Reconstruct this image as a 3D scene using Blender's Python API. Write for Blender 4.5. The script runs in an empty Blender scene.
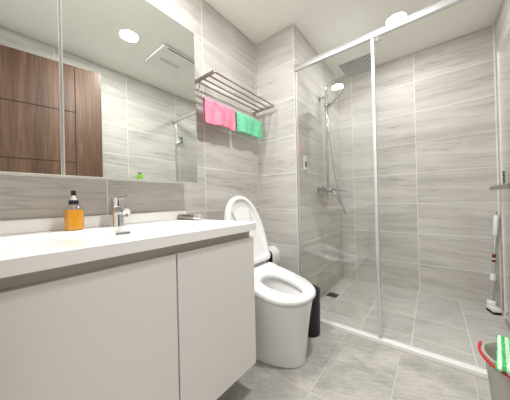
import bpy, bmesh, math, random
from mathutils import Vector, Matrix
random.seed(4)
PI = math.pi
C = bpy.context.scene
COL = C.collection

# ------------------------------------------------------------------ camera
cam_d = bpy.data.cameras.new('camera')
cam_d.sensor_width = 36.0
cam_d.lens = 36.0 * 223.58 / 510.0
cam_d.clip_start = 0.02
cam_o = bpy.data.objects.new('camera', cam_d)
COL.objects.link(cam_o)
R_ = Vector((0.78383892, 0.62049172, -0.02421916))
U_ = Vector((0.02149036, 0.01187265, 0.99969856))
F_ = Vector((-0.62059222, 0.78412312, 0.00402834))
M = Matrix(((R_.x, U_.x, -F_.x, 1.2291), (R_.y, U_.y, -F_.y, 0.0), (R_.z, U_.z, -F_.z, 0.9373), (0, 0, 0, 1)))
cam_o.matrix_world = M
C.camera = cam_o

# ------------------------------------------------------------------ world, lamps, exposure
w = bpy.data.worlds.new('doorway_fill')  # even background added as fill through the doorway, not a hallway lamp
C.world = w
w.use_nodes = True
w.node_tree.nodes['Background'].inputs[0].default_value = (0.98, 0.99, 1.0, 1)
w.node_tree.nodes['Background'].inputs[1].default_value = 1.25
C.view_settings.view_transform = 'Standard'
C.view_settings.look = 'None'
C.view_settings.gamma = 1.0
C.view_settings.use_curve_mapping = False
C.view_settings.exposure = 0.08
LAMP_POWER = 18.5
LAMP_SPOTS = [(1.02, 0.84), (1.035, 2.12), (0.32, 0.38)]
LAMP_GAIN = [1.0, 0.44, 0.85]

# ------------------------------------------------------------------ dimensions
X1, Y1, Y2, X3, H = 0.383, 1.616, 2.7226, 1.6665, 2.3632
YG = 1.634            # plane of the shower glass
Y0 = -0.06            # inner face of the wall with the doorway
ZC = 0.836            # countertop height
XM = 0.135            # mirror face

# ------------------------------------------------------------------ helpers
def lin(c):
    return tuple(((v / 255.0) / 12.92 if v / 255.0 <= 0.04045 else ((v / 255.0 + 0.055) / 1.055) ** 2.4) for v in c) + (1.0,)

def tag(o, label=None, cat=None, group=None, kind=None):
    if label: o['label'] = label
    if cat: o['category'] = cat
    if group: o['group'] = group
    if kind: o['kind'] = kind
    return o

def thing(name, label, cat, loc, group=None):
    o = bpy.data.objects.new(name, None)
    o.empty_display_size = 0.05
    COL.objects.link(o)
    o.location = loc
    tag(o, label, cat, group)
    return o

def base_of(o):
    v = Vector((0, 0, 0))
    while o is not None:
        v += o.location
        o = o.parent
    return v

def obj(name, bm, mat, parent=None, smooth=False, angle=40, origin=None):
    """link a bmesh built in world coordinates as ONE mesh object"""
    off = base_of(parent)
    org = Vector(origin) if origin is not None else off.copy()
    for v in bm.verts:
        v.co -= org
    bmesh.ops.recalc_face_normals(bm, faces=bm.faces)
    me = bpy.data.meshes.new(name)
    bm.to_mesh(me)
    bm.free()
    if isinstance(mat, (list, tuple)):
        for m in mat: me.materials.append(m)
    else:
        me.materials.append(mat)
    if smooth:
        for p in me.polygons: p.use_smooth = True
        try:
            me.set_sharp_from_angle(angle=math.radians(angle))
        except Exception:
            pass
    o = bpy.data.objects.new(name, me)
    COL.objects.link(o)
    if parent is not None:
        o.parent = parent
        o.location = org - off
    else:
        o.location = org
    return o

def box(bm, a, b, bev=0.0, seg=2, mi=0):
    a = Vector(a); b = Vector(b)
    lo = Vector((min(a.x, b.x), min(a.y, b.y), min(a.z, b.z)))
    hi = Vector((max(a.x, b.x), max(a.y, b.y), max(a.z, b.z)))
    r = bmesh.ops.create_cube(bm, size=1.0)
    vs = r['verts']
    for v in vs:
        v.co = Vector((lo[i] + (v.co[i] + 0.5) * (hi[i] - lo[i]) for i in range(3)))
    if bev > 0:
        es = list({e for v in vs for e in v.link_edges})
        bmesh.ops.bevel(bm, geom=es, offset=bev, segments=seg, affect='EDGES', profile=0.5)
    return vs

def frame(d):
    d = Vector(d).normalized()
    up = Vector((0, 0, 1)) if abs(d.z) < 0.95 else Vector((1, 0, 0))
    s = d.cross(up).normalized()
    return s, s.cross(d).normalized()

def smooth_path(pts, n=8):
    pts = [Vector(p) for p in pts]
    out = []
    for i in range(len(pts) - 1):
        p0 = pts[i - 1] if i > 0 else pts[i] * 2 - pts[i + 1]
        p1, p2 = pts[i], pts[i + 1]
        p3 = pts[i + 2] if i + 2 < len(pts) else pts[i + 1] * 2 - pts[i]
        for k in range(n):
            t = k / n
            out.append(0.5 * ((2 * p1) + (p2 - p0) * t + (2 * p0 - 5 * p1 + 4 * p2 - p3) * t * t + (3 * p1 - p0 - 3 * p2 + p3) * t ** 3))
    out.append(pts[-1])
    return out

def tube(bm, pts, r, seg=12, caps=True, radii=None):
    pts = [Vector(p) for p in pts]
    n = len(pts)
    rings = []
    prev_s = None
    for i in range(n):
        if i == 0: d = pts[1] - pts[0]
        elif i == n - 1: d = pts[-1] - pts[-2]
        else: d = (pts[i + 1] - pts[i]).normalized() + (pts[i] - pts[i - 1]).normalized()
        d.normalize()
        if prev_s is None:
            s, u = frame(d)
        else:
            s = (prev_s - d * prev_s.dot(d)).normalized()
            u = s.cross(d)
        prev_s = s
        rr = radii[i] if radii else r
        rings.append([bm.verts.new(pts[i] + (s * math.cos(a) + u * math.sin(a)) * rr) for a in [2 * PI * k / seg for k in range(seg)]])
    for i in range(n - 1):
        for k in range(seg):
            bm.faces.new((rings[i][k], rings[i][(k + 1) % seg], rings[i + 1][(k + 1) % seg], rings[i + 1][k]))
    if caps:
        bm.faces.new(rings[0]); bm.faces.new(rings[-1])

def loft(bm, rings, cap0=True, cap1=True, mi=0):
    vr = [[bm.verts.new(p) for p in r] for r in rings]
    n = len(vr[0])
    for i in range(len(vr) - 1):
        for k in range(n):
            f = bm.faces.new((vr[i][k], vr[i][(k + 1) % n], vr[i + 1][(k + 1) % n], vr[i + 1][k]))
            f.material_index = mi
    if cap0: bm.faces.new(vr[0]).material_index = mi
    if cap1: bm.faces.new(vr[-1]).material_index = mi
    return vr

def lathe(bm, prof, c, axis='z', seg=32, cap0=True, cap1=True):
    c = Vector(c)
    ax = Vector({'x': (1, 0, 0), 'y': (0, 1, 0), 'z': (0, 0, 1)}[axis]) if isinstance(axis, str) else Vector(axis).normalized()
    if isinstance(axis, str) and axis == 'z':
        s, u = Vector((1, 0, 0)), Vector((0, 1, 0))
    else:
        s, u = frame(ax)
    rings = []
    for r, h in prof:
        rings.append([c + ax * h + (s * math.cos(2 * PI * k / seg) + u * math.sin(2 * PI * k / seg)) * r for k in range(seg)])
    loft(bm, rings, cap0, cap1)

def newbm(): return bmesh.new()

# ------------------------------------------------------------------ materials
def mat_new(name):
    m = bpy.data.materials.new(name)
    m.use_nodes = True
    return m, m.node_tree, m.node_tree.nodes['Principled BSDF']

def plain(name, rgb, rough=0.4, metal=0.0, spec=0.5, coat=0.0, var=0.0, emit=None, estr=0.0, vscale=60):
    m, nt, b = mat_new(name)
    col = lin(rgb)
    b.inputs['Base Color'].default_value = col
    b.inputs['Roughness'].default_value = rough
    b.inputs['Metallic'].default_value = metal
    b.inputs['Specular IOR Level'].default_value = spec
    b.inputs['Coat Weight'].default_value = coat
    if var > 0:
        tc = nt.nodes.new('ShaderNodeTexCoord')
        nz = nt.nodes.new('ShaderNodeTexNoise'); nz.inputs['Scale'].default_value = vscale
        nz.inputs['Detail'].default_value = 3
        nt.links.new(tc.outputs['Object'], nz.inputs['Vector'])
        mx = nt.nodes.new('ShaderNodeMix'); mx.data_type = 'RGBA'
        mx.inputs['A'].default_value = tuple(c * (1 - var) for c in col[:3]) + (1,)
        mx.inputs['B'].default_value = tuple(min(1, c * (1 + var)) for c in col[:3]) + (1,)
        nt.links.new(nz.outputs['Fac'], mx.inputs['Factor'])
        nt.links.new(mx.outputs['Result'], b.inputs['Base Color'])
    if emit:
        b.inputs['Emission Color'].default_value = lin(emit)
        b.inputs['Emission Strength'].default_value = estr
    return m

class NT:
    def __init__(s, nt): s.nt = nt
    def n(s, t, **k):
        x = s.nt.nodes.new(t)
        for a, b in k.items(): setattr(x, a, b)
        return x
    def val(s, sock, v):
        if hasattr(v, 'links') or isinstance(v, bpy.types.NodeSocket): s.nt.links.new(v, sock)
        else: sock.default_value = v
    def math(s, op, a, b=0.0, c=0.0):
        x = s.n('ShaderNodeMath', operation=op)
        s.val(x.inputs[0], a); s.val(x.inputs[1], b); s.val(x.inputs[2], c)
        return x.outputs[0]
    def comb(s, a, b, c):
        x = s.n('ShaderNodeCombineXYZ')
        s.val(x.inputs[0], a); s.val(x.inputs[1], b); s.val(x.inputs[2], c)
        return x.outputs[0]
    def mix(s, f, a, b):
        x = s.n('ShaderNodeMix', data_type='RGBA')
        s.val(x.inputs['Factor'], f); s.val(x.inputs['A'], a); s.val(x.inputs['B'], b)
        return x.outputs['Result']
    def noise(s, vec, scale=1.0, detail=4.0, rough=0.55, dist=0.0):
        x = s.n('ShaderNodeTexNoise')
        s.val(x.inputs['Vector'], vec)
        x.inputs['Scale'].default_value = scale; x.inputs['Detail'].default_value = detail
        x.inputs['Roughness'].default_value = rough; x.inputs['Distortion'].default_value = dist
        return x.outputs['Fac']
    def ramp(s, f, stops):
        x = s.n('ShaderNodeValToRGB')
        e = x.color_ramp.elements
        while len(e) < len(stops): e.new(0.5)
        for i, (p, c) in enumerate(stops):
            e[i].position = p
            e[i].color = c if isinstance(c, tuple) else (c, c, c, 1)
        s.val(x.inputs[0], f)
        return x.outputs[0]

def tile_mat(name, au, u0, pu, av, v0, pv, light, dark, grout, gw=0.004, rough=0.5, floor=False, slant=0.12):
    m, nt, b = mat_new(name)
    t = NT(nt)
    tc = t.n('ShaderNodeTexCoord')
    sp = t.n('ShaderNodeSeparateXYZ')
    nt.links.new(tc.outputs['Object'], sp.inputs[0])
    U = sp.outputs[au]; V = sp.outputs[av]
    un = t.math('DIVIDE', t.math('SUBTRACT', U, u0), pu)
    vn = t.math('DIVIDE', t.math('SUBTRACT', V, v0), pv)
    iu = t.math('FLOOR', un); iv = t.math('FLOOR', vn)
    fu = t.math('SUBTRACT', un, iu); fv = t.math('SUBTRACT', vn, iv)
    du = t.math('MULTIPLY', t.math('MINIMUM', fu, t.math('SUBTRACT', 1.0, fu)), pu)
    dv = t.math('MULTIPLY', t.math('MINIMUM', fv, t.math('SUBTRACT', 1.0, fv)), pv)
    dist = t.math('MINIMUM', du, dv)
    mask = t.math('LESS_THAN', dist, gw / 2)
    wn = t.n('ShaderNodeTexWhiteNoise', noise_dimensions='3D')
    nt.links.new(t.comb(iu, iv, 0.37), wn.inputs['Vector'])
    rnd = wn.outputs['Value']
    off = t.math('MULTIPLY', rnd, 37.0)
    if not floor:
        # diagonal-running fine stone veins, long along U
        Vs = t.math('ADD', V, t.math('MULTIPLY', U, t.math('MULTIPLY', t.math('SUBTRACT', rnd, 0.25), slant)))
        big = t.noise(t.comb(t.math('MULTIPLY', U, 1.6), t.math('MULTIPLY', Vs, 13.0), off), 1.0, 5.0, 0.6, 0.5)
        fine = t.noise(t.comb(t.math('MULTIPLY', U, 3.0), t.math('MULTIPLY', Vs, 70.0), off), 1.0, 3.0, 0.6, 0.2)
        line = t.noise(t.comb(t.math('MULTIPLY', U, 1.3), t.math('MULTIPLY', Vs, 26.0), t.math('ADD', off, 5.0)), 1.0, 2.0, 0.5, 0.3)
        ridge = t.math('ABSOLUTE', t.math('SUBTRACT', line, 0.5))
        vein = t.ramp(ridge, [(0.0, 1.0), (0.022, 0.0)])
        f1 = t.ramp(big, [(0.33, 0.0), (0.68, 1.0)])
        f2 = t.math('ADD', t.math('MULTIPLY', f1, 0.68), t.math('MULTIPLY', fine, 0.32))
        col = t.mix(f2, lin(dark), lin(light))
        vamt = t.math('MULTIPLY', vein, t.math('MULTIPLY', t.ramp(big, [(0.4, 1.0), (0.6, 0.15)]), 0.55))
        col = t.mix(vamt, col, lin(tuple(c * 0.72 for c in dark)))
    else:
        big = t.noise(t.comb(t.math('MULTIPLY', U, 3.0), t.math('MULTIPLY', V, 5.0), off), 1.0, 6.0, 0.62, 0.6)
        fine = t.noise(t.comb(t.math('MULTIPLY', U, 60.0), t.math('MULTIPLY', V, 110.0), off), 1.0, 3.0, 0.7)
        strk = t.noise(t.comb(t.math('ADD', t.math('MULTIPLY', U, 9.0), t.math('MULTIPLY', V, 5.0)), t.math('SUBTRACT', t.math('MULTIPLY', V, 60.0), t.math('MULTIPLY', U, 26.0)), off), 1.0, 4.0, 0.6)
        f2 = t.math('ADD', t.math('MULTIPLY', t.ramp(big, [(0.3, 0.0), (0.7, 1.0)]), 0.52), t.math('ADD', t.math('MULTIPLY', t.ramp(strk, [(0.3, 0.0), (0.7, 1.0)]), 0.24), t.math('MULTIPLY', t.ramp(fine, [(0.3, 0.0), (0.7, 1.0)]), 0.24)))
        col = t.mix(f2, lin(dark), lin(light))
    tone = t.math('ADD', 0.965, t.math('MULTIPLY', rnd, 0.07))
    hsv = t.n('ShaderNodeHueSaturation')
    nt.links.new(col, hsv.inputs['Color']); nt.links.new(tone, hsv.inputs['Value'])
    fin = t.mix(mask, hsv.outputs[0], lin(grout))
    nt.links.new(fin, b.inputs['Base Color'])
    rg = t.math('ADD', t.math('MULTIPLY', mask, 0.4), t.math('ADD', rough, t.math('MULTIPLY', fine, 0.12)))
    nt.links.new(rg, b.inputs['Roughness'])
    bp = t.n('ShaderNodeBump'); bp.inputs['Strength'].default_value = 0.35; bp.inputs['Distance'].default_value = 0.002
    hh = t.math('ADD', t.math('MULTIPLY', t.math('SUBTRACT', 1.0, mask), 1.0), t.math('MULTIPLY', fine, 0.25 if floor else 0.05))
    nt.links.new(hh, bp.inputs['Height']); nt.links.new(bp.outputs[0], b.inputs['Normal'])
    b.inputs['Specular IOR Level'].default_value = 0.3
    return m

T_L, T_D, T_G = (213, 209, 202), (180, 175, 168), (236, 234, 229)
GZ = 0.276
m_wl = tile_mat('tile_left', 1, 0.405, 0.6, 2, GZ, 0.3, T_L, T_D, T_G)
m_wb = tile_mat('tile_back', 0, 1.115 - 0.585 * 3, 0.585, 2, GZ, 0.3, T_L, T_D, T_G)
m_wr = tile_mat('tile_right', 1, 0.47, 0.605, 2, GZ, 0.3, T_L, T_D, T_G)
m_wf = tile_mat('tile_front', 0, 0.1, 0.6, 2, GZ, 0.3, T_L, T_D, T_G)
m_cf = tile_mat('tile_column_face', 0, -0.01, 0.6, 2, 0.262, 0.3, T_L, T_D, T_G)
m_cs = tile_mat('tile_column_side', 1, Y1, 0.58, 2, GZ, 0.3, T_L, T_D, T_G)
m_fl = tile_mat('tile_floor', 0, 0.742, 0.318, 1, 1.01, 0.6, (217, 213, 206), (134, 130, 123), (206, 203, 197), gw=0.003, rough=0.38, floor=True)
m_sf = tile_mat('tile_shower_floor', 0, 1.105, 0.3, 1, 1.82, 0.3, (220, 217, 211), (162, 158, 152), (230, 228, 223), gw=0.004, rough=0.36, floor=True)
m_ceil = plain('ceiling_paint', (245, 243, 236), 0.8, spec=0.2, var=0.01, vscale=8)
m_white = plain('white_trim', (236, 234, 228), 0.35)
m_corner = plain('corner_trim', (214, 210, 203), 0.4)
m_quartz = plain('white_quartz', (242, 240, 235), 0.22, coat=0.2, var=0.012, vscale=200)
m_lam = plain('white_laminate', (226, 223, 217), 0.42, var=0.01, vscale=120)
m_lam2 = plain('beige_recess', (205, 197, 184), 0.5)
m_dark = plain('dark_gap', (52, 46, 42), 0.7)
m_ceramic = plain('white_ceramic', (232, 231, 229), 0.08, coat=0.5)
m_plast = plain('white_plastic', (235, 235, 233), 0.28)
m_offw = plain('pale_plastic', (206, 205, 202), 0.4)
m_grey = plain('grey_plastic', (140, 140, 140), 0.4)
m_black = plain('black_plastic', (16, 18, 22), 0.35)
m_navy = plain('navy_plastic', (14, 18, 40), 0.3)
m_chrome = plain('chrome', (226, 228, 230), 0.09, metal=1.0)
m_steel = plain('brushed_steel', (168, 160, 152), 0.3, metal=1.0)
m_alu = plain('satin_aluminium', (226, 226, 226), 0.28, metal=0.85)
m_mirror = plain('silvered_mirror', (232, 236, 232), 0.0, metal=1.0)
m_red = plain('red_plastic', (206, 36, 44), 0.35)
m_green = plain('lime_plastic', (120, 205, 40), 0.4)
m_gcap = plain('dark_green_plastic', (70, 100, 60), 0.4)
m_bucket = plain('milky_plastic', (226, 224, 214), 0.4)
_bt = m_bucket.node_tree
_tl = _bt.nodes.new('ShaderNodeBsdfTranslucent'); _tl.inputs[0].default_value = lin((228, 226, 216))
_ms = _bt.nodes.new('ShaderNodeMixShader'); _ms.inputs[0].default_value = 0.55
_bt.links.new(_bt.nodes['Principled BSDF'].outputs[0], _ms.inputs[1]); _bt.links.new(_tl.outputs[0], _ms.inputs[2])
_bt.links.new(_ms.outputs[0], _bt.nodes['Material Output'].inputs[0])
m_grille = plain('grille_grey', (70, 68, 66), 0.5)
m_chr2 = plain('dark_chrome', (176, 178, 181), 0.12, metal=1.0)
m_drain = plain('drain_steel', (110, 108, 104), 0.35, metal=0.9)
m_frost = plain('led_lens', (255, 255, 255), 0.5, emit=(255, 252, 244), estr=14.0)

def glass_mat(name, tint, refl_rough=0.0, base=0.03):
    m = bpy.data.materials.new(name); m.use_nodes = True
    nt = m.node_tree; nt.nodes.clear()
    t = NT(nt)
    out = t.n('ShaderNodeOutputMaterial')
    tr = t.n('ShaderNodeBsdfTransparent'); tr.inputs[0].default_value = tint
    gl = t.n('ShaderNodeBsdfGlossy'); gl.inputs['Roughness'].default_value = refl_rough
    gl.inputs['Color'].default_value = (0.95, 0.97, 0.96, 1)
    fr = t.n('ShaderNodeFresnel'); geo = t.n('ShaderNodeNewGeometry')
    nt.links.new(t.math('ADD', 1.5, t.math('MULTIPLY', geo.outputs['Backfacing'], 1 / 1.5 - 1.5)), fr.inputs['IOR'])
    f = t.math('MAXIMUM', fr.outputs[0], base)
    mx = t.n('ShaderNodeMixShader')
    nt.links.new(f, mx.inputs[0]); nt.links.new(tr.outputs[0], mx.inputs[1]); nt.links.new(gl.outputs[0], mx.inputs[2])
    nt.links.new(mx.outputs[0], out.inputs[0])
    return m
m_glass = glass_mat('clear_glass', (0.985, 0.994, 0.99, 1), base=0.065)
m_clearp = glass_mat('clear_plastic', (0.93, 0.93, 0.92, 1))

def liquid_mat():
    m, nt, b = mat_new('amber_soap')
    b.inputs['Base Color'].default_value = lin((255, 186, 62))
    b.inputs['Roughness'].default_value = 0.05
    b.inputs['Transmission Weight'].default_value = 0.35
    b.inputs['IOR'].default_value = 1.2
    return m
m_soap = liquid_mat()

def wood_mat():
    m, nt, b = mat_new('walnut_veneer')
    t = NT(nt)
    tc = t.n('ShaderNodeTexCoord'); sp = t.n('ShaderNodeSeparateXYZ')
    nt.links.new(tc.outputs['Object'], sp.inputs[0])
    y, z = sp.outputs[1], sp.outputs[2]
    big = t.noise(t.comb(t.math('MULTIPLY', y, 14.0), t.math('MULTIPLY', z, 0.9), 1.0), 1.0, 4.0, 0.6, 0.6)
    fine = t.noise(t.comb(t.math('MULTIPLY', y, 130.0), t.math('MULTIPLY', z, 3.0), 2.0), 1.0, 4.0, 0.65, 0.2)
    f = t.math('ADD', t.math('MULTIPLY', t.ramp(big, [(0.3, 0.0), (0.7, 1.0)]), 0.5), t.math('MULTIPLY', t.ramp(fine, [(0.3, 0.0), (0.7, 1.0)]), 0.5))
    col = t.ramp(f, [(0.0, lin((58, 38, 28))), (0.45, lin((92, 64, 48))), (0.8, lin((120, 90, 70))), (1.0, lin((146, 116, 94)))])
    nt.links.new(col, b.inputs['Base Color'])
    b.inputs['Roughness'].default_value = 0.4
    return m
m_wood = wood_mat()
m_groove = plain('dark_groove', (48, 24, 20), 0.6)

def towel_mat(name, a, bcol):
    m, nt, b = mat_new(name)
    t = NT(nt)
    tc = t.n('ShaderNodeTexCoord')
    n1 = t.noise(tc.outputs['Object'], 130.0, 4.0, 0.7)
    n2 = t.noise(tc.outputs['Object'], 420.0, 2.0, 0.6)
    f = t.ramp(t.math('ADD', t.math('MULTIPLY', n1, 0.75), t.math('MULTIPLY', n2, 0.25)), [(0.40, 0.0), (0.60, 1.0)])
    nt.links.new(t.mix(f, lin(bcol), lin(a)), b.inputs['Base Color'])
    b.inputs['Roughness'].default_value = 0.95
    b.inputs['Specular IOR Level'].default_value = 0.1
    bp = t.n('ShaderNodeBump'); bp.inputs['Strength'].default_value = 0.7; bp.inputs['Distance'].default_value = 0.004
    nt.links.new(n1, bp.inputs['Height']); nt.links.new(bp.outputs[0], b.inputs['Normal'])
    return m
m_pink = towel_mat('pink_terry', (252, 168, 188), (224, 112, 142))
m_mint = towel_mat('mint_terry', (150, 226, 184), (84, 184, 138))

def pad_mat():
    m, nt, b = mat_new('striped_chenille')
    t = NT(nt)
    tc = t.n('ShaderNodeTexCoord'); sp = t.n('ShaderNodeSeparateXYZ')
    nt.links.new(tc.outputs['Object'], sp.inputs[0])
    n1 = t.noise(tc.outputs['Object'], 120.0, 3.0, 0.7)
    s = t.math('FRACT', t.math('ADD', t.math('MULTIPLY', t.math('SUBTRACT', sp.outputs[0], t.math('MULTIPLY', sp.outputs[1], 0.15)), 44.0), t.math('MULTIPLY', n1, 0.25)))
    white = t.math('GREATER_THAN', s, 0.52)
    g = t.mix(t.ramp(n1, [(0.35, 0.0), (0.65, 1.0)]), lin((40, 160, 78)), lin((110, 225, 140)))
    nt.links.new(t.mix(white, g, lin((225, 248, 225))), b.inputs['Base Color'])
    b.inputs['Roughness'].default_value = 0.95
    bp = t.n('ShaderNodeBump'); bp.inputs['Strength'].default_value = 0.9; bp.inputs['Distance'].default_value = 0.006
    nt.links.new(n1, bp.inputs['Height']); nt.links.new(bp.outputs[0], b.inputs['Normal'])
    return m
m_pad = pad_mat()

def head_mat():
    m, nt, b = mat_new('nozzle_plate')
    t = NT(nt)
    tc = t.n('ShaderNodeTexCoord'); sp = t.n('ShaderNodeSeparateXYZ')
    nt.links.new(tc.outputs['Object'], sp.inputs[0])
    fx = t.math('SUBTRACT', t.math('FRACT', t.math('MULTIPLY', t.math('SUBTRACT', sp.outputs[0], t.math('MULTIPLY', sp.outputs[1], 0.15)), 44.0)), 0.5)
    fy = t.math('SUBTRACT', t.math('FRACT', t.math('MULTIPLY', sp.outputs[1], 36.0)), 0.5)
    r = t.math('ADD', t.math('MULTIPLY', fx, fx), t.math('MULTIPLY', fy, fy))
    dot = t.math('LESS_THAN', r, 0.09)
    nt.links.new(t.mix(dot, lin((176, 178, 180)), lin((66, 68, 72))), b.inputs['Base Color'])
    b.inputs['Metallic'].default_value = 0.6
    b.inputs['Roughness'].default_value = 0.3
    return m
m_nozzle = head_mat()

# ================================================================== SETTING
def struct(name, bm, mat, parent=None, **k):
    o = obj(name, bm, mat, parent, **k)
    if parent is None: o['kind'] = 'structure'
    return o

TH = 0.1
bm = newbm(); box(bm, (-TH, Y0 - 0.1, -0.1), (X3 + TH, YG + 0.0, 0)); struct('floor', bm, m_fl)
bm = newbm(); box(bm, (-TH, YG, -0.1), (X3 + TH, Y2 + TH, 0)); struct('floor_shower', bm, m_sf)
bm = newbm(); box(bm, (-TH, Y0 - 0.1, H), (X3 + TH, Y2 + TH, H + 0.1)); struct('ceiling', bm, m_ceil)
bm = newbm(); box(bm, (-TH, Y0 - 0.1, 0), (0, Y1, H)); struct('wall_left', bm, m_wl)
bm = newbm(); box(bm, (X1, Y2, 0), (X3 + TH, Y2 + TH, H)); struct('wall_back', bm, m_wb)
bm = newbm(); box(bm, (X3, Y0 - 0.1, 0), (X3 + TH, Y2, H)); struct('wall_right', bm, m_wr)
# boxed-out column between toilet and shower: front face and side face carry their own tile layout
bm = newbm(); box(bm, (-TH, Y1, 0), (X1, Y2 + TH, H))
bm.faces.ensure_lookup_table()
bm.normal_update()
for f in bm.faces:
    f.material_index = 1 if f.normal.x > 0.5 else 0
struct('wall_column', bm, [m_cf, m_cs])
# wall with the doorway, behind the camera
DX0, DX1, DZ = 0.78, 1.60, 2.17
bm = newbm()
box(bm, (0, Y0 - 0.1, 0), (DX0, Y0, H)); box(bm, (DX1, Y0 - 0.1, 0), (X3, Y0, H)); box(bm, (DX0, Y0 - 0.1, DZ), (DX1, Y0, H))
struct('wall_front', bm, m_wf)
# pale corner and edge trims
bm = newbm(); box(bm, (X1 - 0.004, Y1 - 0.002, 0), (X1 + 0.002, Y1 + 0.004, H)); struct('trim_1', bm, m_corner)
bm = newbm(); box(bm, (X3 - 0.007, Y2 - 0.007, 0), (X3, Y2, H)); struct('trim_2', bm, m_white)
# shower threshold: a low white kerb
bm = newbm(); box(bm, (X1, YG - 0.022, 0), (X3, YG + 0.022, 0.028), 0.004); struct('trim_3', bm, m_quartz)

# open wooden door, swung against the right wall (seen in the mirror)
dv = Vector((0.17882904, -0.98388016, 0.0)); dn = Vector((-dv.y, dv.x, 0.0)) * -1.0   # dn faces the room (-x)
if dn.x > 0: dn = -dn
d0 = Vector((1.424, 0.752, 0.0))
def door_slab(bm, s0, s1, z0, z1, n0, n1, bev=0.0):
    vs = box(bm, (s0, n0, z0), (s1, n1, z1), 0)
    for v in vs:
        s, n, z = v.co
        v.co = d0 + dv * s + dn * n + Vector((0, 0, z))
DW = 0.80
bm = newbm(); door_slab(bm, 0.0, DW, 0.008, 2.148, -0.040, -0.004)
door = struct('door_1', bm, m_groove)
g = 0.0035
for i, (s0, s1, z0, z1) in enumerate([(0.0, 0.19, 0.008, 2.148), (0.19, DW, 1.745, 2.148), (0.19, DW, 1.31, 1.745), (0.19, DW, 0.875, 1.31), (0.19, DW, 0.44, 0.875), (0.19, DW, 0.008, 0.44)]):
    bm = newbm(); door_slab(bm, s0 + (g if s0 > 0 else 0), s1 - (g if s1 < DW else 0), z0 + (g if z0 > 0.1 else 0), z1 - (g if z1 < 2.1 else 0), -0.004, 0.0)
    obj('door_panel', bm, m_wood, door)
bm = newbm()
hp = d0 + dv * 0.06 + Vector((0, 0, 0.98))
lathe(bm, [(0.026, 0.0), (0.026, 0.008), (0.012, 0.010), (0.011, 0.05)], hp, dn, 20)
tube(bm, [hp + dn * 0.045, hp + dn * 0.047 + dv * 0.12], 0.009, 10)
obj('lever_handle', bm, m_steel, door, smooth=True)

# ================================================================== CEILING FITTINGS
lamp_lab = ['round recessed ceiling light above the vanity and toilet side', 'round recessed ceiling light inside the shower end, beyond the rail', 'small round recessed ceiling light over the washbasin']
for (lx, ly), gain, lb in zip(LAMP_SPOTS, LAMP_GAIN, lamp_lab):
    t = thing('ceiling_light', lb, 'ceiling light', (lx, ly, H), 'recessed ceiling lights')
    bm = newbm(); lathe(bm, [(0.070, -0.004), (0.074, -0.006), (0.084, -0.004), (0.086, 0.0)], (lx, ly, H), 'z', 40, False, False)
    obj('trim_ring', bm, m_white, t, smooth=True)
    bm = newbm(); lathe(bm, [(0.0705, -0.003), (0.0705, 0.0)], (lx, ly, H), 'z', 40)
    obj('lens', bm, m_frost, t)
    ld = bpy.data.lights.new('lamp_glow', 'AREA'); ld.shape = 'DISK'; ld.size = 0.135
    ld.energy = LAMP_POWER * gain; ld.color = (0.985, 0.99, 1.0)
    lo = bpy.data.objects.new('lamp_glow', ld); COL.objects.link(lo); lo.parent = t; lo.location = (0, 0, -0.008)

vx, vy = 1.055, 1.245
t = thing('exhaust_fan', 'square white ceiling exhaust fan panel with a slotted vent', 'ceiling fan', (vx, vy, H))
bm = newbm(); box(bm, (vx - 0.175, vy - 0.175, H - 0.022), (vx + 0.175, vy + 0.175, H - 0.008), 0.006); obj('cover_panel', bm, m_plast, t)
bm = newbm(); box(bm, (vx - 0.16, vy - 0.16, H - 0.01), (vx + 0.16, vy + 0.16, H)); obj('housing', bm, m_grey, t)
bm = newbm()
box(bm, (vx + 0.00, vy - 0.10, H - 0.0235), (vx + 0.045, vy + 0.10, H - 0.0215)); obj('vent_slot', bm, m_offw, t)
bm = newbm(); box(bm, (vx - 0.17, vy - 0.125, H - 0.0235), (vx - 0.16, vy + 0.17, H - 0.0215)); obj('air_gap', bm, m_dark, t)

# ================================================================== MIRROR CABINET
MZ0, MZ1, MY0, MYG, MY1 = 1.052, 1.951, -0.05, 0.2155, 0.8345
t = thing('mirror_cabinet', 'wide mirror-fronted wall cabinet above the washbasin', 'mirror cabinet', (0, 0.4, MZ0))
bm = newbm(); box(bm, (0.001, MY0, MZ0 + 0.002), (XM - 0.022, MY1 - 0.004, MZ1 - 0.002)); obj('carcass', bm, m_lam, t)
for a, b_ in ((MY0, MYG - 0.005), (MYG + 0.004, MY1)):
    bm = newbm(); box(bm, (XM - 0.021, a, MZ0), (XM - 0.004, b_, MZ1)); dr = obj('cabinet_door', bm, m_white, t)
    bm = newbm(); box(bm, (XM - 0.004, a + 0.0015, MZ0 + 0.0015), (XM, b_ - 0.0015, MZ1 - 0.0015)); obj('mirror_pane', bm, m_mirror, dr)

# ================================================================== VANITY
VY0, VY1, VX, VZ0, VZ1 = -0.05, 0.845, 0.545, 0.155, 0.764
t = thing('vanity_cabinet', 'wall-hung white vanity cabinet with flat handleless doors', 'cabinet', (0, 0.4, VZ0))
bm = newbm()
bx0, bx1, by0, by1, bz0, bz1 = 0.001, VX - 0.020, VY0, VY1 - 0.001, VZ0 + 0.002, VZ1 - 0.01
box(bm, (bx0, by0, bz0), (bx1, by1, bz0 + 0.018)); box(bm, (bx0, by0, bz0 + 0.018), (bx0 + 0.01, by1, bz1))
box(bm, (bx0 + 0.01, by0, bz0 + 0.018), (bx1, by0 + 0.018, bz1)); box(bm, (bx0 + 0.01, by1 - 0.018, bz0 + 0.018), (bx1, by1, bz1))
box(bm, (bx1 - 0.012, by0 + 0.018, bz0 + 0.018), (bx1, by1 - 0.018, bz1)); obj('body', bm, m_lam, t)
bm = newbm(); box(bm, (VX - 0.040, VY0, VZ1 - 0.0095), (VX - 0.022, VY1 - 0.004, ZC - 0.0405))
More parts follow.
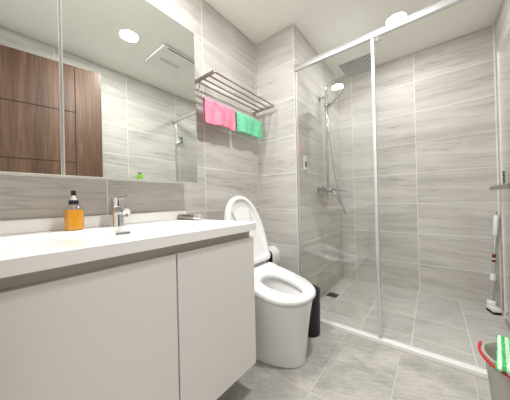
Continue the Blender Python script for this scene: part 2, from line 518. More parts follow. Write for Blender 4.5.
box(bm, (0.02, VY1 - 0.020, VZ1 - 0.0095), (VX - 0.040, VY1 - 0.004, ZC - 0.0405)); obj('finger_pull', bm, m_lam2, t)
for a, b_ in ((VY0, -0.0205), (-0.0165, 0.4262), (0.4322, VY1)):
    bm = newbm(); box(bm, (VX - 0.019, a, VZ0), (VX, b_, VZ1), 0.0012, 1); obj('door', bm, m_lam, t)
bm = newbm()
box(bm, (VX - 0.0195, 0.4255, VZ0 + 0.003), (VX - 0.012, 0.4330, VZ1 - 0.003)); obj('gap_shade_strip', bm, m_dark, t)  # dark strip standing in for the shade in the gap between the doors

# countertop with the basin moulded in
t = thing('countertop', 'thick white stone countertop with moulded oval basin', 'countertop', (0, 0.4, ZC - 0.04))
CX0, CX1, CY0, CY1 = 0.001, 0.56, -0.055, 0.85
bcx, bcy, ba, bb = 0.285, 0.44, 0.165, 0.285     # basin half depth (x), half length (y)
N = 96
def sup(a, e):
    c, s = math.cos(a), math.sin(a)
    return (math.copysign(abs(c) ** e, c), math.copysign(abs(s) ** e, s))
bm = newbm()
outer, rim = [], []
for k in range(N):
    a = 2 * PI * k / N
    ex, ey = sup(a, 0.85)
    ix, iy = bcx + ba * ex, bcy + bb * ey
    dx, dy = ix - bcx, iy - bcy
    tt = min([v for v in [((CX1 - bcx) / dx if dx > 1e-6 else 9e9), ((CX0 - bcx) / dx if dx < -1e-6 else 9e9), ((CY1 - bcy) / dy if dy > 1e-6 else 9e9), ((CY0 - bcy) / dy if dy < -1e-6 else 9e9)] if v > 0])
    outer.append([bcx + dx * tt, bcy + dy * tt]); rim.append((ix, iy))
for cx, cy in ((CX0, CY0), (CX0, CY1), (CX1, CY0), (CX1, CY1)):       # snap nearest samples to the corners
    k = min(range(N), key=lambda q: (outer[q][0] - cx) ** 2 + (outer[q][1] - cy) ** 2)
    outer[k] = [cx, cy]
def ring(z, sc): return [(bcx + (x - bcx) * sc, bcy + (y - bcy) * sc, z) for x, y in rim]
e = 0.004
inn = lambda p: (min(max(p[0], CX0), CX1 - e), min(max(p[1], CY0 + e), CY1 - e))
rings = [[(x, y, ZC - 0.039) for x, y in outer], [(x, y, ZC - e) for x, y in outer],
         [(inn(p)[0], inn(p)[1], ZC) for p in outer], ring(ZC, 1.02), ring(ZC - 0.002, 1.0), ring(ZC - 0.010, 0.985)]
loft(bm, rings, False, False)
obj('slab', bm, m_quartz, t, smooth=True, angle=30)
bm = newbm()
rings = [ring(ZC - 0.010, 0.985), ring(ZC - 0.04, 0.95), ring(ZC - 0.08, 0.88), ring(ZC - 0.105, 0.75), ring(ZC - 0.118, 0.5), ring(ZC - 0.122, 0.12)]
loft(bm, rings, False, True)
basin = obj('basin', bm, m_ceramic, t, smooth=True, angle=60)
bm = newbm()
def wall_x(z, y):   # back wall of the basin at height z
    return bcx - ba * (0.985 - 0.035 * (ZC - 0.010 - z) / 0.03) * (max(0, 1 - (abs(y - bcy) / (bb * 0.97)) ** (2 / 0.85))) ** (0.85 / 2)
sl = [(wall_x(ZC - 0.03, y) + 0.002, y, ZC - 0.03) for y in [0.392 + 0.0075 * i for i in range(9)]]
tube(bm, sl, 0.004, 10); obj('overflow_slot', bm, m_drain, basin, smooth=True)
bm = newbm(); lathe(bm, [(0.022, -0.1215), (0.03, -0.120), (0.03, -0.118), (0.01, -0.116)], (bcx, bcy, ZC), 'z', 24); obj('drain_plug', bm, m_chrome, basin, smooth=True)
bm = newbm(); box(bm, (0.001, CY0, ZC), (0.019, 0.832, ZC + 0.052), 0.004); obj('backsplash', bm, m_quartz, t)

# faucet
fx, fy = 0.074, 0.42
t = thing('faucet', 'chrome single-lever basin mixer tap on the countertop', 'faucet', (fx, fy, ZC))
bm = newbm(); lathe(bm, [(0.029, 0.0), (0.029, 0.004), (0.028, 0.007), (0.0275, 0.05), (0.0275, 0.085)], (fx, fy, ZC), 'z', 28); obj('body', bm, m_chrome, t, smooth=True)
bm = newbm()
pts = smooth_path([(fx + 0.005, fy, ZC + 0.072), (fx + 0.05, fy, ZC + 0.076), (fx + 0.08, fy, ZC + 0.072), (fx + 0.102, fy, ZC + 0.066)], 6)
tube(bm, pts, 0.015, 16, True, [0.021 - 0.005 * i / (len(pts) - 1) for i in range(len(pts))]); obj('spout', bm, m_chrome, t, smooth=True)
bm = newbm(); lathe(bm, [(0.009, 0.0), (0.009, 0.014)], (fx + 0.092, fy, ZC + 0.046), 'z', 16); obj('aerator', bm, m_steel, t, smooth=True)
bm = newbm(); lathe(bm, [(0.0255, 0.087), (0.0265, 0.092), (0.0265, 0.122), (0.024, 0.131), (0.008, 0.135)], (fx, fy, ZC), 'z', 28); cp = obj('lever_cap', bm, m_chrome, t, smooth=True)
bm = newbm()
pts = smooth_path([(fx + 0.012, fy, ZC + 0.127), (fx + 0.06, fy + 0.004, ZC + 0.133), (fx + 0.12, fy + 0.01, ZC + 0.142)], 6)
for sgn in (0,):
    tube(bm, pts, 0.006, 10, True, [0.008 - 0.004 * i / (len(pts) - 1) for i in range(len(pts))])
obj('lever', bm, m_chrome, t, smooth=True)

# soap dispenser
sx, sy = 0.088, 0.255
t = thing('soap_dispenser', 'clear pump bottle of orange hand soap on the countertop', 'soap dispenser', (sx, sy, ZC))
def sq(cx, cy, z, r, e=0.55, n=40): return [(cx + r * sup(2 * PI * k / n, e)[0], cy + r * sup(2 * PI * k / n, e)[1], z) for k in range(n)]
bm = newbm(); loft(bm, [sq(sx, sy, ZC + z, r) for z, r in ((0.0005, 0.027), (0.004, 0.031), (0.085, 0.031), (0.097, 0.026), (0.105, 0.016), (0.112, 0.013))], True, False); obj('bottle', bm, m_clearp, t, smooth=True)
bm = newbm(); loft(bm, [sq(sx, sy, ZC + z, r) for z, r in ((0.003, 0.026), (0.006, 0.0292), (0.082, 0.0292), (0.083, 0.028))]); obj('soap', bm, m_soap, t, smooth=True)
bm = newbm(); lathe(bm, [(0.0165, 0.104), (0.0165, 0.120), (0.015, 0.122)], (sx, sy, ZC), 'z', 24); obj('collar', bm, m_navy, t, smooth=True)
bm = newbm(); lathe(bm, [(0.011, 0.122), (0.010, 0.130), (0.006, 0.132), (0.006, 0.142)], (sx, sy, ZC), 'z', 20); obj('pump_stem', bm, m_plast, t, smooth=True)
bm = newbm(); lathe(bm, [(0.008, 0.141), (0.0085, 0.143), (0.0085, 0.158), (0.007, 0.161)], (sx, sy, ZC), 'z', 20)
obj('pump_head', bm, m_black, t, smooth=True)
bm = newbm(); tube(bm, [(sx, sy, ZC + 0.104), (sx + 0.002, sy, ZC + 0.02)], 0.0025, 8); obj('dip_tube', bm, m_plast, t, smooth=True)

# silver tube at the end of the counter
t = thing('metal_tube', 'short silver metal tube with pale end cap lying on the countertop', 'tube', (0.12, 0.79, ZC))
bm = newbm(); tube(bm, [(0.022, 0.782, ZC + 0.0165), (0.17, 0.786, ZC + 0.0165)], 0.0155, 20); obj('barrel', bm, m_steel, t, smooth=True)
bm = newbm(); tube(bm, [(0.17, 0.786, ZC + 0.0170), (0.172, 0.786, ZC + 0.0170), (0.222, 0.788, ZC + 0.0170), (0.226, 0.788, ZC + 0.0170)], 0.0165, 20, True, [0.0145, 0.0165, 0.0165, 0.0145]); obj('end_cap', bm, m_alu, t, smooth=True)

# ================================================================== TOWEL RACK
RZ, RYA, RYB, RXT = 1.725, 0.915, 1.566, 0.214
t = thing('towel_rack', 'wall-mounted steel towel rack with slim parallel bars', 'towel rack', (0, 1.25, RZ))
for yy in (RYA, RYB):
    bm = newbm(); box(bm, (0.012, yy - 0.006, RZ - 0.011), (RXT + 0.008, yy + 0.006, RZ + 0.011), 0.003)
    arm = obj('bracket_arm', bm, m_steel, t)
    bm = newbm(); lathe(bm, [(0.022, 0.0005), (0.022, 0.006), (0.016, 0.012)], (0, yy, RZ), 'x', 24); obj('wall_rosette', bm, m_steel, arm, smooth=True)
for k in range(4):
    xx = 0.045 + (RXT - 0.045) * k / 3
    bm = newbm(); tube(bm, [(xx, RYA + 0.004, RZ), (xx, RYB - 0.004, RZ)], 0.0058, 12); obj('bar', bm, m_steel, t, smooth=True)
LZ, LX = 1.604, 0.09
bm = newbm()
path = [(LX - 0.02, RYA, RZ - 0.008), (LX - 0.018, RYA, LZ + 0.03)] + [(LX - 0.018 + 0.018 * (1 - math.cos(a)), RYA + 0.012 * (1 - math.cos(a)), LZ + 0.03 - 0.03 * math.sin(a)) for a in (0.5, 1.0, 1.57)]
path += [(LX, RYA + 0.014, LZ), (LX, RYB - 0.014, LZ)]
path += [(LX, RYB - 0.008, LZ + 0.006), (LX - 0.006, RYB, LZ + 0.03), (LX - 0.018, RYB, RZ - 0.008)]
tube(bm, path, 0.005, 12); obj('lower_rail', bm, m_steel, t, smooth=True)

def towel(name, label, cat, mat, y0, y1, drop_f, drop_b, seed, skew=0.0):
    """a folded cloth hung over the lower rail"""
    rnd = random.Random(seed)
    ph = [rnd.uniform(0, 6) for _ in range(4)]
    bm = newbm()
    nu, nv = 34, 30
    grid = []
    r = 0.009
    tot = drop_f + drop_b + PI * r
    for i in range(nu + 1):
        col = []
        u = i / nu
        for j in range(nv + 1):
            v = j / nv
            df = drop_f * (1 + skew * (u - 0.5)) + 0.006 * math.sin(ph[0] + u * 5)
            s = v * (df + drop_b + PI * r)
            yy = y0 + (y1 - y0) * u
            if s < drop_b:
                z = LZ - (drop_b - s); x = LX - r; n = -1; q = (drop_b - s) / drop_b
            elif s < drop_b + PI * r:
                a = (s - drop_b) / r
                z = LZ + math.sin(a) * r; x = LX - math.cos(a) * r; n = 0; q = 0
            else:
                dd = s - drop_b - PI * r
                z = LZ - dd; x = LX + r; n = 1; q = dd / df
            wv = 0.007 * math.sin(ph[1] + u * 9) + 0.004 * math.sin(ph[2] + u * 21 + v * 3)
            x += (wv + 0.004 * n) * min(1, q * 2) * (1 if n > 0 else 0.5)
            yy += 0.006 * math.sin(ph[3] + v * 7) * q * (1 if u > 0.5 else -1)
            col.append(bm.verts.new((x, yy, z)))
        grid.append(col)
    for i in range(nu):
        for j in range(nv):
            bm.faces.new((grid[i][j], grid[i + 1][j], grid[i + 1][j + 1], grid[i][j + 1]))
    bmesh.ops.recalc_face_normals(bm, faces=bm.faces)
    o = obj(name, bm, mat, None, smooth=True, angle=80, origin=(LX, (y0 + y1) / 2, LZ))
    sm = o.modifiers.new('thickness', 'SOLIDIFY'); sm.thickness = 0.004; sm.offset = 0
    tag(o, label, cat, 'cloths on the towel rack')
    return o
towel('towel', 'pink terry cloth hanging from the towel rack rail', 'towel', m_pink, 0.934, 1.214, 0.15, 0.12, 3)
towel('towel', 'mint green terry cloth hanging from the towel rack rail', 'towel', m_mint, 1.232, 1.545, 0.142, 0.11, 8, 0.1)

# ================================================================== TOILET
tyc = 1.166
t = thing('toilet', 'white smart toilet with raised lid beside the vanity', 'toilet', (0.35, tyc, 0))
def egg(xb, xf, hw, z, n=64, eb=0.42, xm=None, ef=0.95, zf=None):
    """plan outline: squarish at the back (xb), rounded at the front (xf)"""
    xm = xb + (xf - xb) * 0.40 if xm is None else xm
    out = []
    for k in range(n):
        a = 2 * PI * k / n
        c, s = math.cos(a), math.sin(a)
        if c >= 0:
            x = xm + (xf - xm) * abs(c) ** ef; y = math.copysign(abs(s) ** ef, s) * hw
        else:
            x = xm - (xm - xb) * abs(c) ** eb; y = math.copysign(abs(s) ** eb, s) * hw
        out.append((x, tyc + y, zf(x) if zf else z))
    return out
SB = 0.27
def zs(x): return 0.404 + 0.085 * max(0.0, (0.705 - x) / 0.435) ** 1.6      # seat top slopes down to the front
bm = newbm()
prof = [(0.0, 0.632, 0.136), (0.004, 0.638, 0.142), (0.05, 0.642, 0.148), (0.12, 0.649, 0.158), (0.2, 0.658, 0.171), (0.28, 0.668, 0.185), (0.33, 0.677, 0.192)]
rings = [egg(0.012, xf, hw, z, eb=0.34, xm=0.36 + 0.06 * z / 0.33) for z, xf, hw in prof]
rings.append(egg(0.012, 0.683, 0.198, 0, zf=lambda x: min(zs(x), 0.46) - 0.046, eb=0.3, xm=0.42))
rings.append(egg(0.014, 0.680, 0.195, 0, zf=lambda x: min(zs(x), 0.46) - 0.041, eb=0.3, xm=0.42))
rings.append(egg(0.345, 0.645, 0.115, 0, zf=lambda x: zs(x) - 0.041, eb=0.9))
rings.append(egg(0.35, 0.62, 0.10, 0.36, eb=0.9)); rings.append(egg(0.33, 0.57, 0.085, 0.29, eb=0.9)); rings.append(egg(0.36, 0.50, 0.05, 0.24, eb=0.9))
loft(bm, rings, True, True); obj('bowl', bm, m_ceramic, t, smooth=True, angle=35)
# seat ring
bm = newbm()
SK = dict(eb=0.18, xm=0.47, ef=0.96)
rings = [egg(SB, 0.690, 0.204, 0, zf=lambda x: zs(x) - 0.030, **SK), egg(SB, 0.698, 0.209, 0, zf=lambda x: zs(x) - 0.021, **SK), egg(SB, 0.697, 0.208, 0, zf=lambda x: zs(x) - 0.008, **SK),
         egg(SB + 0.003, 0.690, 0.201, 0, zf=lambda x: zs(x), **SK),
         egg(0.365, 0.636, 0.100, 0, zf=lambda x: zs(x) - 0.004, eb=0.8), egg(0.370, 0.629, 0.094, 0, zf=lambda x: zs(x) - 0.012, eb=0.8), egg(0.368, 0.630, 0.096, 0, zf=lambda x: zs(x) - 0.030, eb=0.8)]
vr = loft(bm, rings, False, False)
for k in range(64):
    bm.faces.new((vr[-1][k], vr[-1][(k + 1) % 64], vr[0][(k + 1) % 64], vr[0][k]))
obj('seat', bm, m_plast, t, smooth=True, angle=50)
# bidet housing behind the seat
bm = newbm()
def hous(z, ins, front): return [(x, tyc + y, z) for x, y in [(0.014 + ins, -0.185 + ins), (front - 0.02, -0.190 + ins), (front, -0.175 + ins), (front, 0.175 - ins), (front - 0.02, 0.190 - ins), (0.014 + ins, 0.185 - ins)]]
loft(bm, [hous(0.40, 0, 0.262), hous(0.492, 0, 0.262), hous(0.503, 0.008, 0.25)]); obj('bidet_housing', bm, m_plast, t)
for sgn in (-1, 1):
    bm = newbm(); lathe(bm, [(0.013, -0.014), (0.015, -0.010), (0.015, 0.010), (0.013, 0.014)], (0.258, tyc + sgn * 0.15, 0.505), 'y', 16); obj('hinge', bm, m_plast, t, smooth=True)
# raised lid
hx, hz = 0.272, 0.506
lyc = tyc + 0.012
lean = math.atan2(hx - 0.135, 0.985 - hz)
tu = Vector((-math.sin(lean), 0, math.cos(lean))); tn = Vector((math.cos(lean), 0, math.sin(lean)))
LH = 0.486
def lid_out(ins, n, N=56):
    out = []
    hw = 0.187 - ins; b0 = ins; t1 = LH - ins; tm = 0.16
    for k in range(N):
        f = k / (N - 1)
        a = f * PI
        out.append((-hw * math.copysign(abs(math.cos(a)) ** 0.9, math.cos(a)), tm + (t1 - tm) * abs(math.sin(a)) ** 0.9))
    out += [(hw, tm * 0.5 + b0 * .5), (hw, b0 + 0.02), (hw - 0.02, b0), (-hw + 0.02, b0), (-hw, b0 + 0.02), (-hw, tm * 0.5 + b0 * .5)]
    return [Vector((hx, lyc, hz)) + Vector((0, 1, 0)) * s + tu * q + tn * n for s, q in out]
bm = newbm()
loft(bm, [lid_out(0.012, -0.022), lid_out(0.003, -0.014), lid_out(0.0, 0.0), lid_out(0.001, 0.018), lid_out(0.005, 0.022), lid_out(0.026, 0.022), lid_out(0.036, 0.004), lid_out(0.06, -0.002)])
lid = obj('lid', bm, m_plast, t, smooth=True, angle=35)
def lid_poly(bm, pts, n0, n1):
    P0 = [Vector((hx, lyc, hz)) + Vector((0, 1, 0)) * s + tu * q + tn * n0 for s, q in pts]
    P1 = [Vector((hx, lyc, hz)) + Vector((0, 1, 0)) * s + tu * q + tn * n1 for s, q in pts]
    loft(bm, [P0, P1])
bm = newbm()
lid_poly(bm, [(-0.105, 0.40), (0.015, 0.405), (0.085, 0.385), (0.078, 0.30), (0.045, 0.275), (-0.03, 0.262), (-0.055, 0.285)], -0.002, 0.002); obj('guide_plate', bm, m_plast, lid)
bm = newbm()
lid_poly(bm, [(-0.115, 0.40), (-0.103, 0.40), (-0.04, 0.25), (-0.052, 0.25)], -0.002, 0.004)
lid_poly(bm, [(0.085, 0.385), (0.095, 0.385), (0.090, 0.30), (0.08, 0.30)], -0.002, 0.004)
lid_poly(bm, [(-0.05, 0.262), (0.085, 0.30), (0.087, 0.288), (-0.045, 0.249)], -0.002, 0.004)
lid_poly(bm, [(0.03, 0.272), (0.06, 0.272), (0.06, 0.24), (0.03, 0.24)], -0.002, 0.004)
obj('guide_frame', bm, m_offw, lid)

# paper dispenser on the column
def stad(hw, hh, y, cx=0.135, cz=0.452, n=16):
    out = []
    for k in range(n + 1):
        a = PI * k / n; out.append((cx + hw * math.cos(a), y, cz + hh - hw + hw * math.sin(a)))
    for k in range(n + 1):
        a = PI + PI * k / n; out.append((cx + hw * math.cos(a), y, cz - hh + hw + hw * math.sin(a)))
    return out
t = thing('paper_dispenser', 'white rounded paper dispenser with dark opening on the tiled column', 'paper dispenser', (0.135, Y1, 0.36))
bm = newbm()
ya, yb = Y1 - 0.001, Y1 - 0.10
loft(bm, [stad(0.068, 0.092, ya), stad(0.068, 0.092, yb + 0.004), stad(0.065, 0.089, yb), stad(0.062, 0.086, yb), stad(0.062, 0.086, yb + 0.05)]); obj('shell', bm, m_plast, t, smooth=True, angle=35)
bm = newbm(); loft(bm, [stad(0.061, 0.085, yb + 0.045), stad(0.061, 0.085, yb + 0.004)]); obj('opening', bm, m_black, t, smooth=True, angle=35)
bm = newbm(); lathe(bm, [(0.03, 0.0), (0.028, 0.006)], (0.13, yb + 0.006, 0.43), (0, -1, 0), 24); obj('core', bm, m_grey, t, smooth=True)

# black bin
bx, by = 0.532, 1.472
t = thing('trash_bin', 'slim black plastic bin tucked behind the toilet', 'trash bin', (bx, by, 0))
bm = newbm(); lathe(bm, [(0.066, 0.0), (0.070, 0.004), (0.074, 0.22), (0.076, 0.29)], (bx, by, 0), 'z', 36); obj('body', bm, m_black, t, smooth=True)
bm = newbm(); lathe(bm, [(0.076, 0.291), (0.0785, 0.295), (0.076, 0.31), (0.056, 0.323), (0.01, 0.328)], (bx, by, 0), 'z', 36); obj('lid', bm, m_black, t, smooth=True)

# ================================================================== SHOWER SCREEN
RAZ = 1.998
t = thing('shower_rail', 'chrome header rail running across above the shower glass', 'rail', (X1, YG, RAZ))
bm = newbm(); box(bm, (X1 + 0.012, YG - 0.015, RAZ - 0.024), (X3 - 0.012, YG + 0.015, RAZ + 0.024), 0.008, 3); obj('bar', bm, m_alu, t, smooth=True)
for xa, xb in ((X1 + 0.001, X1 + 0.014), (X3 - 0.014, X3 - 0.001)):
    bm = newbm(); box(bm, (xa, YG - 0.02, RAZ - 0.026), (xb, YG + 0.02, RAZ + 0.026), 0.003); obj('wall_socket', bm, m_chrome, t)

t = thing('glass_screen', 'fixed clear glass shower screen between column and white edge post', 'glass screen', (0.66, YG, 0.028))
bm = newbm(); box(bm, (X1 + 0.004, YG - 0.004, 0.029), (0.942, YG + 0.004, RAZ - 0.0265)); obj('pane', bm, m_glass, t)
bm = newbm(); box(bm, (X1 + 0.0022, YG - 0.008, 0.029), (X1 + 0.012, YG + 0.008, RAZ - 0.03)); obj('wall_channel', bm, m_alu, t)
bm = newbm(); box(bm, (0.9575, YG - 0.012, RAZ - 0.052), (0.988, YG + 0.012, RAZ - 0.0246), 0.004); obj('clamp', bm, m_chrome, t)
bm = newbm(); box(bm, (0.936, YG - 0.012, 0.029), (0.957, YG + 0.012, RAZ - 0.0245), 0.003); obj('edge_post', bm, m_alu, t)

# hinged glass door, folded open along the right wall
GX = 1.622
t = thing('shower_door', 'clear glass shower door folded open along the right wall', 'shower door', (GX, 2.0, 0.1))
bm = newbm(); box(bm, (GX - 0.004, 1.70, 0.06), (GX + 0.004, 2.335, 1.955)); pane = obj('pane', bm, m_glass, t)
bm = newbm(); box(bm, (GX - 0.006, 2.331, 0.06), (GX + 0.006, 2.338, 1.955)); obj('edge_seal', bm, m_white, t)
bm = newbm(); box(bm, (GX - 0.006, 1.70, 0.045), (GX + 0.006, 2.335, 0.062)); obj('bottom_seal', bm, m_grey, t)
for zz in (0.30, 1.76):
    bm = newbm(); box(bm, (GX - 0.012, 1.69, zz - 0.04), (GX + 0.012, 1.735, zz + 0.04), 0.003)
    box(bm, (GX + 0.008, 1.675, zz - 0.045), (X3 - 0.001, 1.695, zz + 0.045), 0.002)
    hg = obj('hinge', bm, m_chrome, t)
    for dz in (-0.03, 0.03):
        bm = newbm(); lathe(bm, [(0.008, 0.0), (0.008, 0.01), (0.006, 0.013)], (GX - 0.012, 1.722, zz + dz), (-1, 0, 0), 14); obj('screw', bm, m_black, hg, smooth=True)
bm = newbm(); hx_ = GX - 0.045
tube(bm, [(hx_, 1.86, 0.988), (hx_, 2.355, 0.988)], 0.016, 14)
for yy in (1.93, 2.28): tube(bm, [(hx_, yy, 0.988), (GX - 0.003, yy, 0.988)], 0.008, 12)
obj('handle', bm, m_steel, t, smooth=True)
bm = newbm(); box(bm, (GX - 0.010, 2.235, 1.015), (GX - 0.0045, 2.262, 1.10), 0.002); lk = obj('latch_plate', bm, m_black, t)
bm = newbm()
for zz in (1.03, 1.0575, 1.085): lathe(bm, [(0.005, 0.0), (0.005, 0.002)], (GX - 0.010, 2.248, zz), (-1, 0, 0), 12)
obj('screw', bm, m_alu, lk)
bm = newbm(); box(bm, (X3 - 0.016, 1.66, 0.029), (X3 - 0.001, 1.674, RAZ - 0.03), 0.002); obj('wall_profile', bm, m_alu, t)

# ================================================================== SHOWER SET
px, py = 0.452, 2.12
t = thing('shower_set', 'chrome exposed shower column with square rain head', 'shower', (X1, py, 1.0))
bm = newbm(); tube(bm, [(px, py, 1.04), (px, py, 1.95)] + [(px + 0.06 * (1 - math.cos(a)), py, 1.98 + 0.08 * math.sin(a)) for a in (0.4, 0.8, 1.2, 1.57)] + [(px + 0.15, py, 2.066), (0.70, py - 0.01, 2.088), (0.755, py - 0.02, 2.078), (0.765, py - 0.02, 2.062)], 0.0105, 14); obj('riser_pipe', bm, m_chr2, t, smooth=True)
hcx, hcy, hcz = 0.765, 2.035, 2.05
bm = newbm(); box(bm, (hcx - 0.125, hcy - 0.125, hcz - 0.004), (hcx + 0.125, hcy + 0.125, hcz + 0.004), 0.003); hd = obj('rain_head', bm, m_chr2, t)
bm = newbm(); box(bm, (hcx - 0.118, hcy - 0.118, hcz - 0.0055), (hcx + 0.118, hcy + 0.118, hcz - 0.0042)); obj('nozzle_plate', bm, m_nozzle, hd)
bm = newbm(); lathe(bm, [(0.018, 0.004), (0.016, 0.014), (0.012, 0.022)], (0.765, 2.1, hcz), 'z', 20); obj('ball_joint', bm, m_chr2, hd, smooth=True)
bm = newbm(); lathe(bm, [(0.024, 0.001), (0.024, 0.006), (0.011, 0.010), (0.011, px - X1)], (X1, py, 1.92), 'x', 20); lathe(bm, [(0.015, -0.018), (0.015, 0.018)], (px, py, 1.92), 'z', 20); obj('wall_bracket', bm, m_chr2, t, smooth=True)
bm = newbm(); lathe(bm, [(0.016, -0.022), (0.018, -0.018), (0.018, 0.018), (0.016, 0.022)], (px, py, 1.835), 'z', 20); lathe(bm, [(0.012, 0), (0.014, 0.03), (0.012, 0.036)], (px, py, 1.835), (0.8, -0.1, 0.25), 16); obj('slide_holder', bm, m_chr2, t, smooth=True)
ha, hb = Vector((px + 0.02, py, 1.812)), Vector((px + 0.17, py - 0.01, 1.945))
bm = newbm(); dd = hb - ha
tube(bm, [ha, ha + dd * 0.3, ha + dd * 0.75, hb], 0.012, 16, True, [0.009, 0.011, 0.013, 0.014])
hs = obj('hand_shower', bm, m_chr2, t, smooth=True)
bm = newbm(); lathe(bm, [(0.02, 0.012), (0.045, 0.004), (0.046, -0.006), (0.04, -0.012), (0.01, -0.013)], hb + dd.normalized() * 0.035, (-0.35, -0.1, 0.9), 28); obj('spray_face', bm, m_clearp, hs, smooth=True)
# mixer: body along the wall plus the spout reaching out
bm = newbm(); tube(bm, [(px, py - 0.09, 1.03), (px, py + 0.09, 1.03)], 0.02, 20); mxb = obj('mixer_body', bm, m_chr2, t, smooth=True)
for yy in (py - 0.07, py + 0.07):
    bm = newbm(); lathe(bm, [(0.03, 0.001), (0.03, 0.006), (0.014, 0.012), (0.014, px - X1)], (X1, yy, 1.03), 'x', 20); obj('wall_union', bm, m_chr2, mxb, smooth=True)
bm = newbm(); tube(bm, [(px, py, 1.022), (px + 0.14, py, 1.022), (px + 0.155, py, 1.018), (px + 0.16, py, 1.0)], 0.0125, 16); obj('spout', bm, m_chr2, t, smooth=True)
for yy, s_ in ((py - 0.1, -1), (py + 0.1, 1)):
    bm = newbm(); lathe(bm, [(0.021, 0.0), (0.023, 0.008), (0.023, 0.034), (0.02, 0.04)], (px, yy, 1.03), (0, s_, 0), 20); obj('control_knob', bm, m_chr2, t, smooth=True)
bm = newbm()
hose = smooth_path([(px + 0.012, py, 1.808), (px + 0.02, py - 0.01, 1.6), (px + 0.055, py - 0.015, 1.3), (px + 0.10, py - 0.02, 1.0), (px + 0.15, py - 0.02, 0.85), (px + 0.155, py - 0.015, 0.80), (px + 0.14, py - 0.01, 0.84), (px + 0.09, py - 0.01, 0.95), (px + 0.05, py, 1.01)], 10)
tube(bm, hose, 0.0065, 10); obj('hose', bm, m_chr2, t, smooth=True)
bm = newbm()
hose = smooth_path([(px, py - 0.05, 1.012), (px + 0.003, py - 0.05, 0.9), (px - 0.02, py - 0.045, 0.6), (px - 0.045, py - 0.04, 0.42)], 8)
tube(bm, [(px, py - 0.02, 1.015), (px, py - 0.02, 0.955)], 0.006, 10); obj('hose_union', bm, m_chr2, t, smooth=True)

# switch plate on the column side
t = thing('wall_outlet', 'small white wall switch plate with black centre on the column side', 'wall outlet', (X1, 1.77, 1.25))
bm = newbm(); box(bm, (X1 + 0.0005, 1.735, 1.187), (X1 + 0.010, 1.805, 1.313), 0.003); obj('plate', bm, m_plast, t)
bm = newbm(); box(bm, (X1 + 0.010, 1.755, 1.215), (X1 + 0.014, 1.785, 1.262), 0.003); obj('socket', bm, m_black, t)
bm = newbm(); lathe(bm, [(0.006, 0.0), (0.005, 0.004)], (X1 + 0.010, 1.77, 1.29), 'x', 12); obj('indicator', bm, m_grey, t, smooth=True)

# floor drain
t = thing('floor_drain', 'small square steel floor drain in the shower corner', 'drain', (0.45, 2.17, 0))
bm = newbm(); box(bm, (0.40, 2.12, 0.0005), (0.50, 2.22, 0.003), 0.001, 1); obj('frame', bm, m_drain, t)
bm = newbm()
for k in range(6): box(bm, (0.412 + k * 0.0135, 2.132, 0.003), (0.420 + k * 0.0135, 2.208, 0.0045))
obj('grille', bm, m_grille, t)

# ================================================================== MOP, BUCKET
mb = Vector((1.588, 2.60, 0.0)); mt = Vector((1.644, 2.693, 0.77))
ax = (mt - Vector((1.588, 2.60, 0.05))).normalized(); m0 = Vector((1.588, 2.60, 0.05))
def ml(s): return m0 + (mt - m0) * s
t = thing('mop', 'white-handled floor scrubber mop leaning in the shower corner', 'mop', mb)
bm = newbm(); tube(bm, [ml(0.04), ml(0.80)], 0.0095, 14); obj('handle', bm, m_alu, t, smooth=True)
bm = newbm(); tube(bm, [ml(0.77), ml(0.78), ml(0.98), ml(1.0)], 0.016, 16, True, [0.012, 0.0165, 0.0165, 0.011]); obj('grip', bm, m_plast, t, smooth=True)
bm = newbm(); tube(bm, [ml(0.265), ml(0.27), ml(0.335), ml(0.34)], 0.017, 16, True, [0.012, 0.018, 0.018, 0.012]); obj('collar', bm, m_plast, t, smooth=True)
bm = newbm(); tube(bm, [ml(0.47), ml(0.56)], 0.0115, 14); bd = obj('label_band', bm, plain('maroon_label', (110, 28, 36), 0.4), t, smooth=True)
bm = newbm(); tube(bm, [ml(0.50), ml(0.515)], 0.0122, 14); obj('label_stripe', bm, m_plast, bd, smooth=True)
bm = newbm(); tube(bm, smooth_path([mt, mt + Vector((0.004, 0.008, 0.012)), mt + Vector((0.006, 0.014, 0.03)), mt + Vector((0.001, 0.012, 0.012)), mt + Vector((0, 0, 0.0))], 5), 0.0018, 6); obj('hanging_loop', bm, m_grey, t, smooth=True)
bm = newbm(); box(bm, (1.562, 2.578, 0.036), (1.616, 2.628, 0.085), 0.012, 3); obj('joint', bm, m_plast, t, smooth=True)
bm = newbm()
vs = box(bm, (-0.028, -0.058, 0.018), (0.028, 0.030, 0.046), 0.006)
for v in bm.verts:
    x, y = v.co.x, v.co.y
    a = 0.35
    v.co.x = 1.592 + x * math.cos(a) - y * math.sin(a); v.co.y = 2.585 + x * math.sin(a) + y * math.cos(a)
obj('head_plate', bm, m_plast, t, smooth=True)
bm = newbm()
for i in range(6):
    for j in range(8):
        x, y = -0.022 + 0.0088 * i, -0.054 + 0.0115 * j
        a = 0.35
        cx, cy = 1.592 + x * math.cos(a) - y * math.sin(a), 2.585 + x * math.sin(a) + y * math.cos(a)
        tube(bm, [(cx, cy, 0.001), (cx, cy, 0.019)], 0.0045, 6)
obj('bristles', bm, m_black, t)

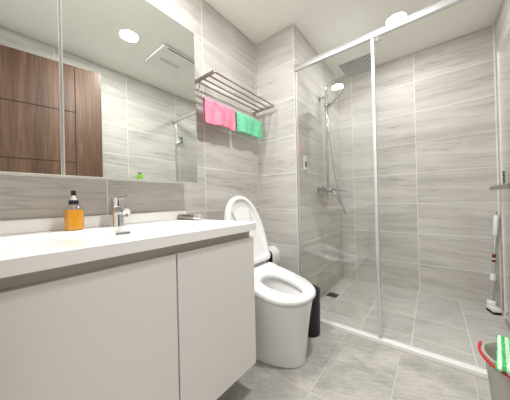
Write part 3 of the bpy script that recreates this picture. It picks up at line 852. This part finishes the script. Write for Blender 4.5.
kx, ky, kz = 1.517, 1.352, 0.278
t = thing('bucket', 'milky white plastic bucket with a red carrying handle', 'bucket', (kx, ky, 0))
def circ(r, z, n=56): return [(kx + r * math.cos(2 * PI * k / n), ky + r * math.sin(2 * PI * k / n), z) for k in range(n)]
bm = newbm()
loft(bm, [circ(0.098, 0.0015), circ(0.102, 0.004), circ(0.127, kz - 0.012), circ(0.133, kz - 0.010), circ(0.134, kz - 0.002), circ(0.131, kz), circ(0.126, kz), circ(0.123, kz - 0.006), circ(0.098, 0.012), circ(0.02, 0.010)])
obj('pail', bm, m_bucket, t, smooth=True, angle=50)
bm = newbm(); pts = []
aL, aR = math.radians(158), math.radians(338)
for k in range(33):
    f = k / 32; a = aL + (aR - aL) * f
    r = 0.1410
    pts.append((kx + r * math.cos(a), ky + r * math.sin(a), kz + 0.004 - 0.022 * math.sin(PI * f)))
tube(bm, pts, 0.005, 12); obj('handle', bm, m_red, t, smooth=True)
for a in (aL, aR):
    bm = newbm(); c = Vector((kx + 0.128 * math.cos(a), ky + 0.128 * math.sin(a), kz - 0.005)); lathe(bm, [(0.009, 0.0), (0.009, 0.008), (0.006, 0.012)], c, (math.cos(a), math.sin(a), 0), 14); obj('handle_pivot', bm, m_bucket, t, smooth=True)

# chenille mop pad laid across the mouth of the bucket
bm = newbm()
nu, nv = 60, 30
rows = []
for i in range(nu + 1):
    u = i / nu
    cur = []
    for j in range(nv + 1):
        v = j / nv
        x = 1.408 + 0.185 * u + 0.040 * v
        y = 1.226 + 0.250 * v
        z = kz + 0.012 - 0.020 * math.sin(PI * v) * math.sin(PI * min(1, u * 1.2 + 0.1)) + 0.006 * abs(math.sin(u * PI * 6)) - 0.020 * max(0, 1 - v * 8)
        cur.append(bm.verts.new((x, y, z + 0.004 * random.random())))
    rows.append(cur)
for i in range(nu):
    for j in range(nv): bm.faces.new((rows[i][j], rows[i + 1][j], rows[i + 1][j + 1], rows[i][j + 1]))
mp = tag(obj('mop_pad', bm, m_pad, None, smooth=True, angle=80, origin=(1.512, 1.352, kz)), 'green and white striped chenille mop pad lying across the bucket', 'mop pad')
sm = mp.modifiers.new('thickness', 'SOLIDIFY'); sm.thickness = 0.012; sm.offset = 0

# small lime green packet stuck to the right wall (seen in the mirror)
gy, gz = 1.19, 1.245
t = thing('sponge_holder', 'small lime green holder stuck on the right wall, seen in the mirror', 'holder', (X3, gy, gz))
bm = newbm(); box(bm, (X3 - 0.032, gy - 0.022, gz - 0.045), (X3 - 0.0005, gy + 0.022, gz + 0.03), 0.008, 3); obj('body', bm, m_green, t, smooth=True)
bm = newbm(); box(bm, (X3 - 0.026, gy - 0.016, gz + 0.03), (X3 - 0.004, gy + 0.016, gz + 0.045), 0.003); obj('cap', bm, m_gcap, t)
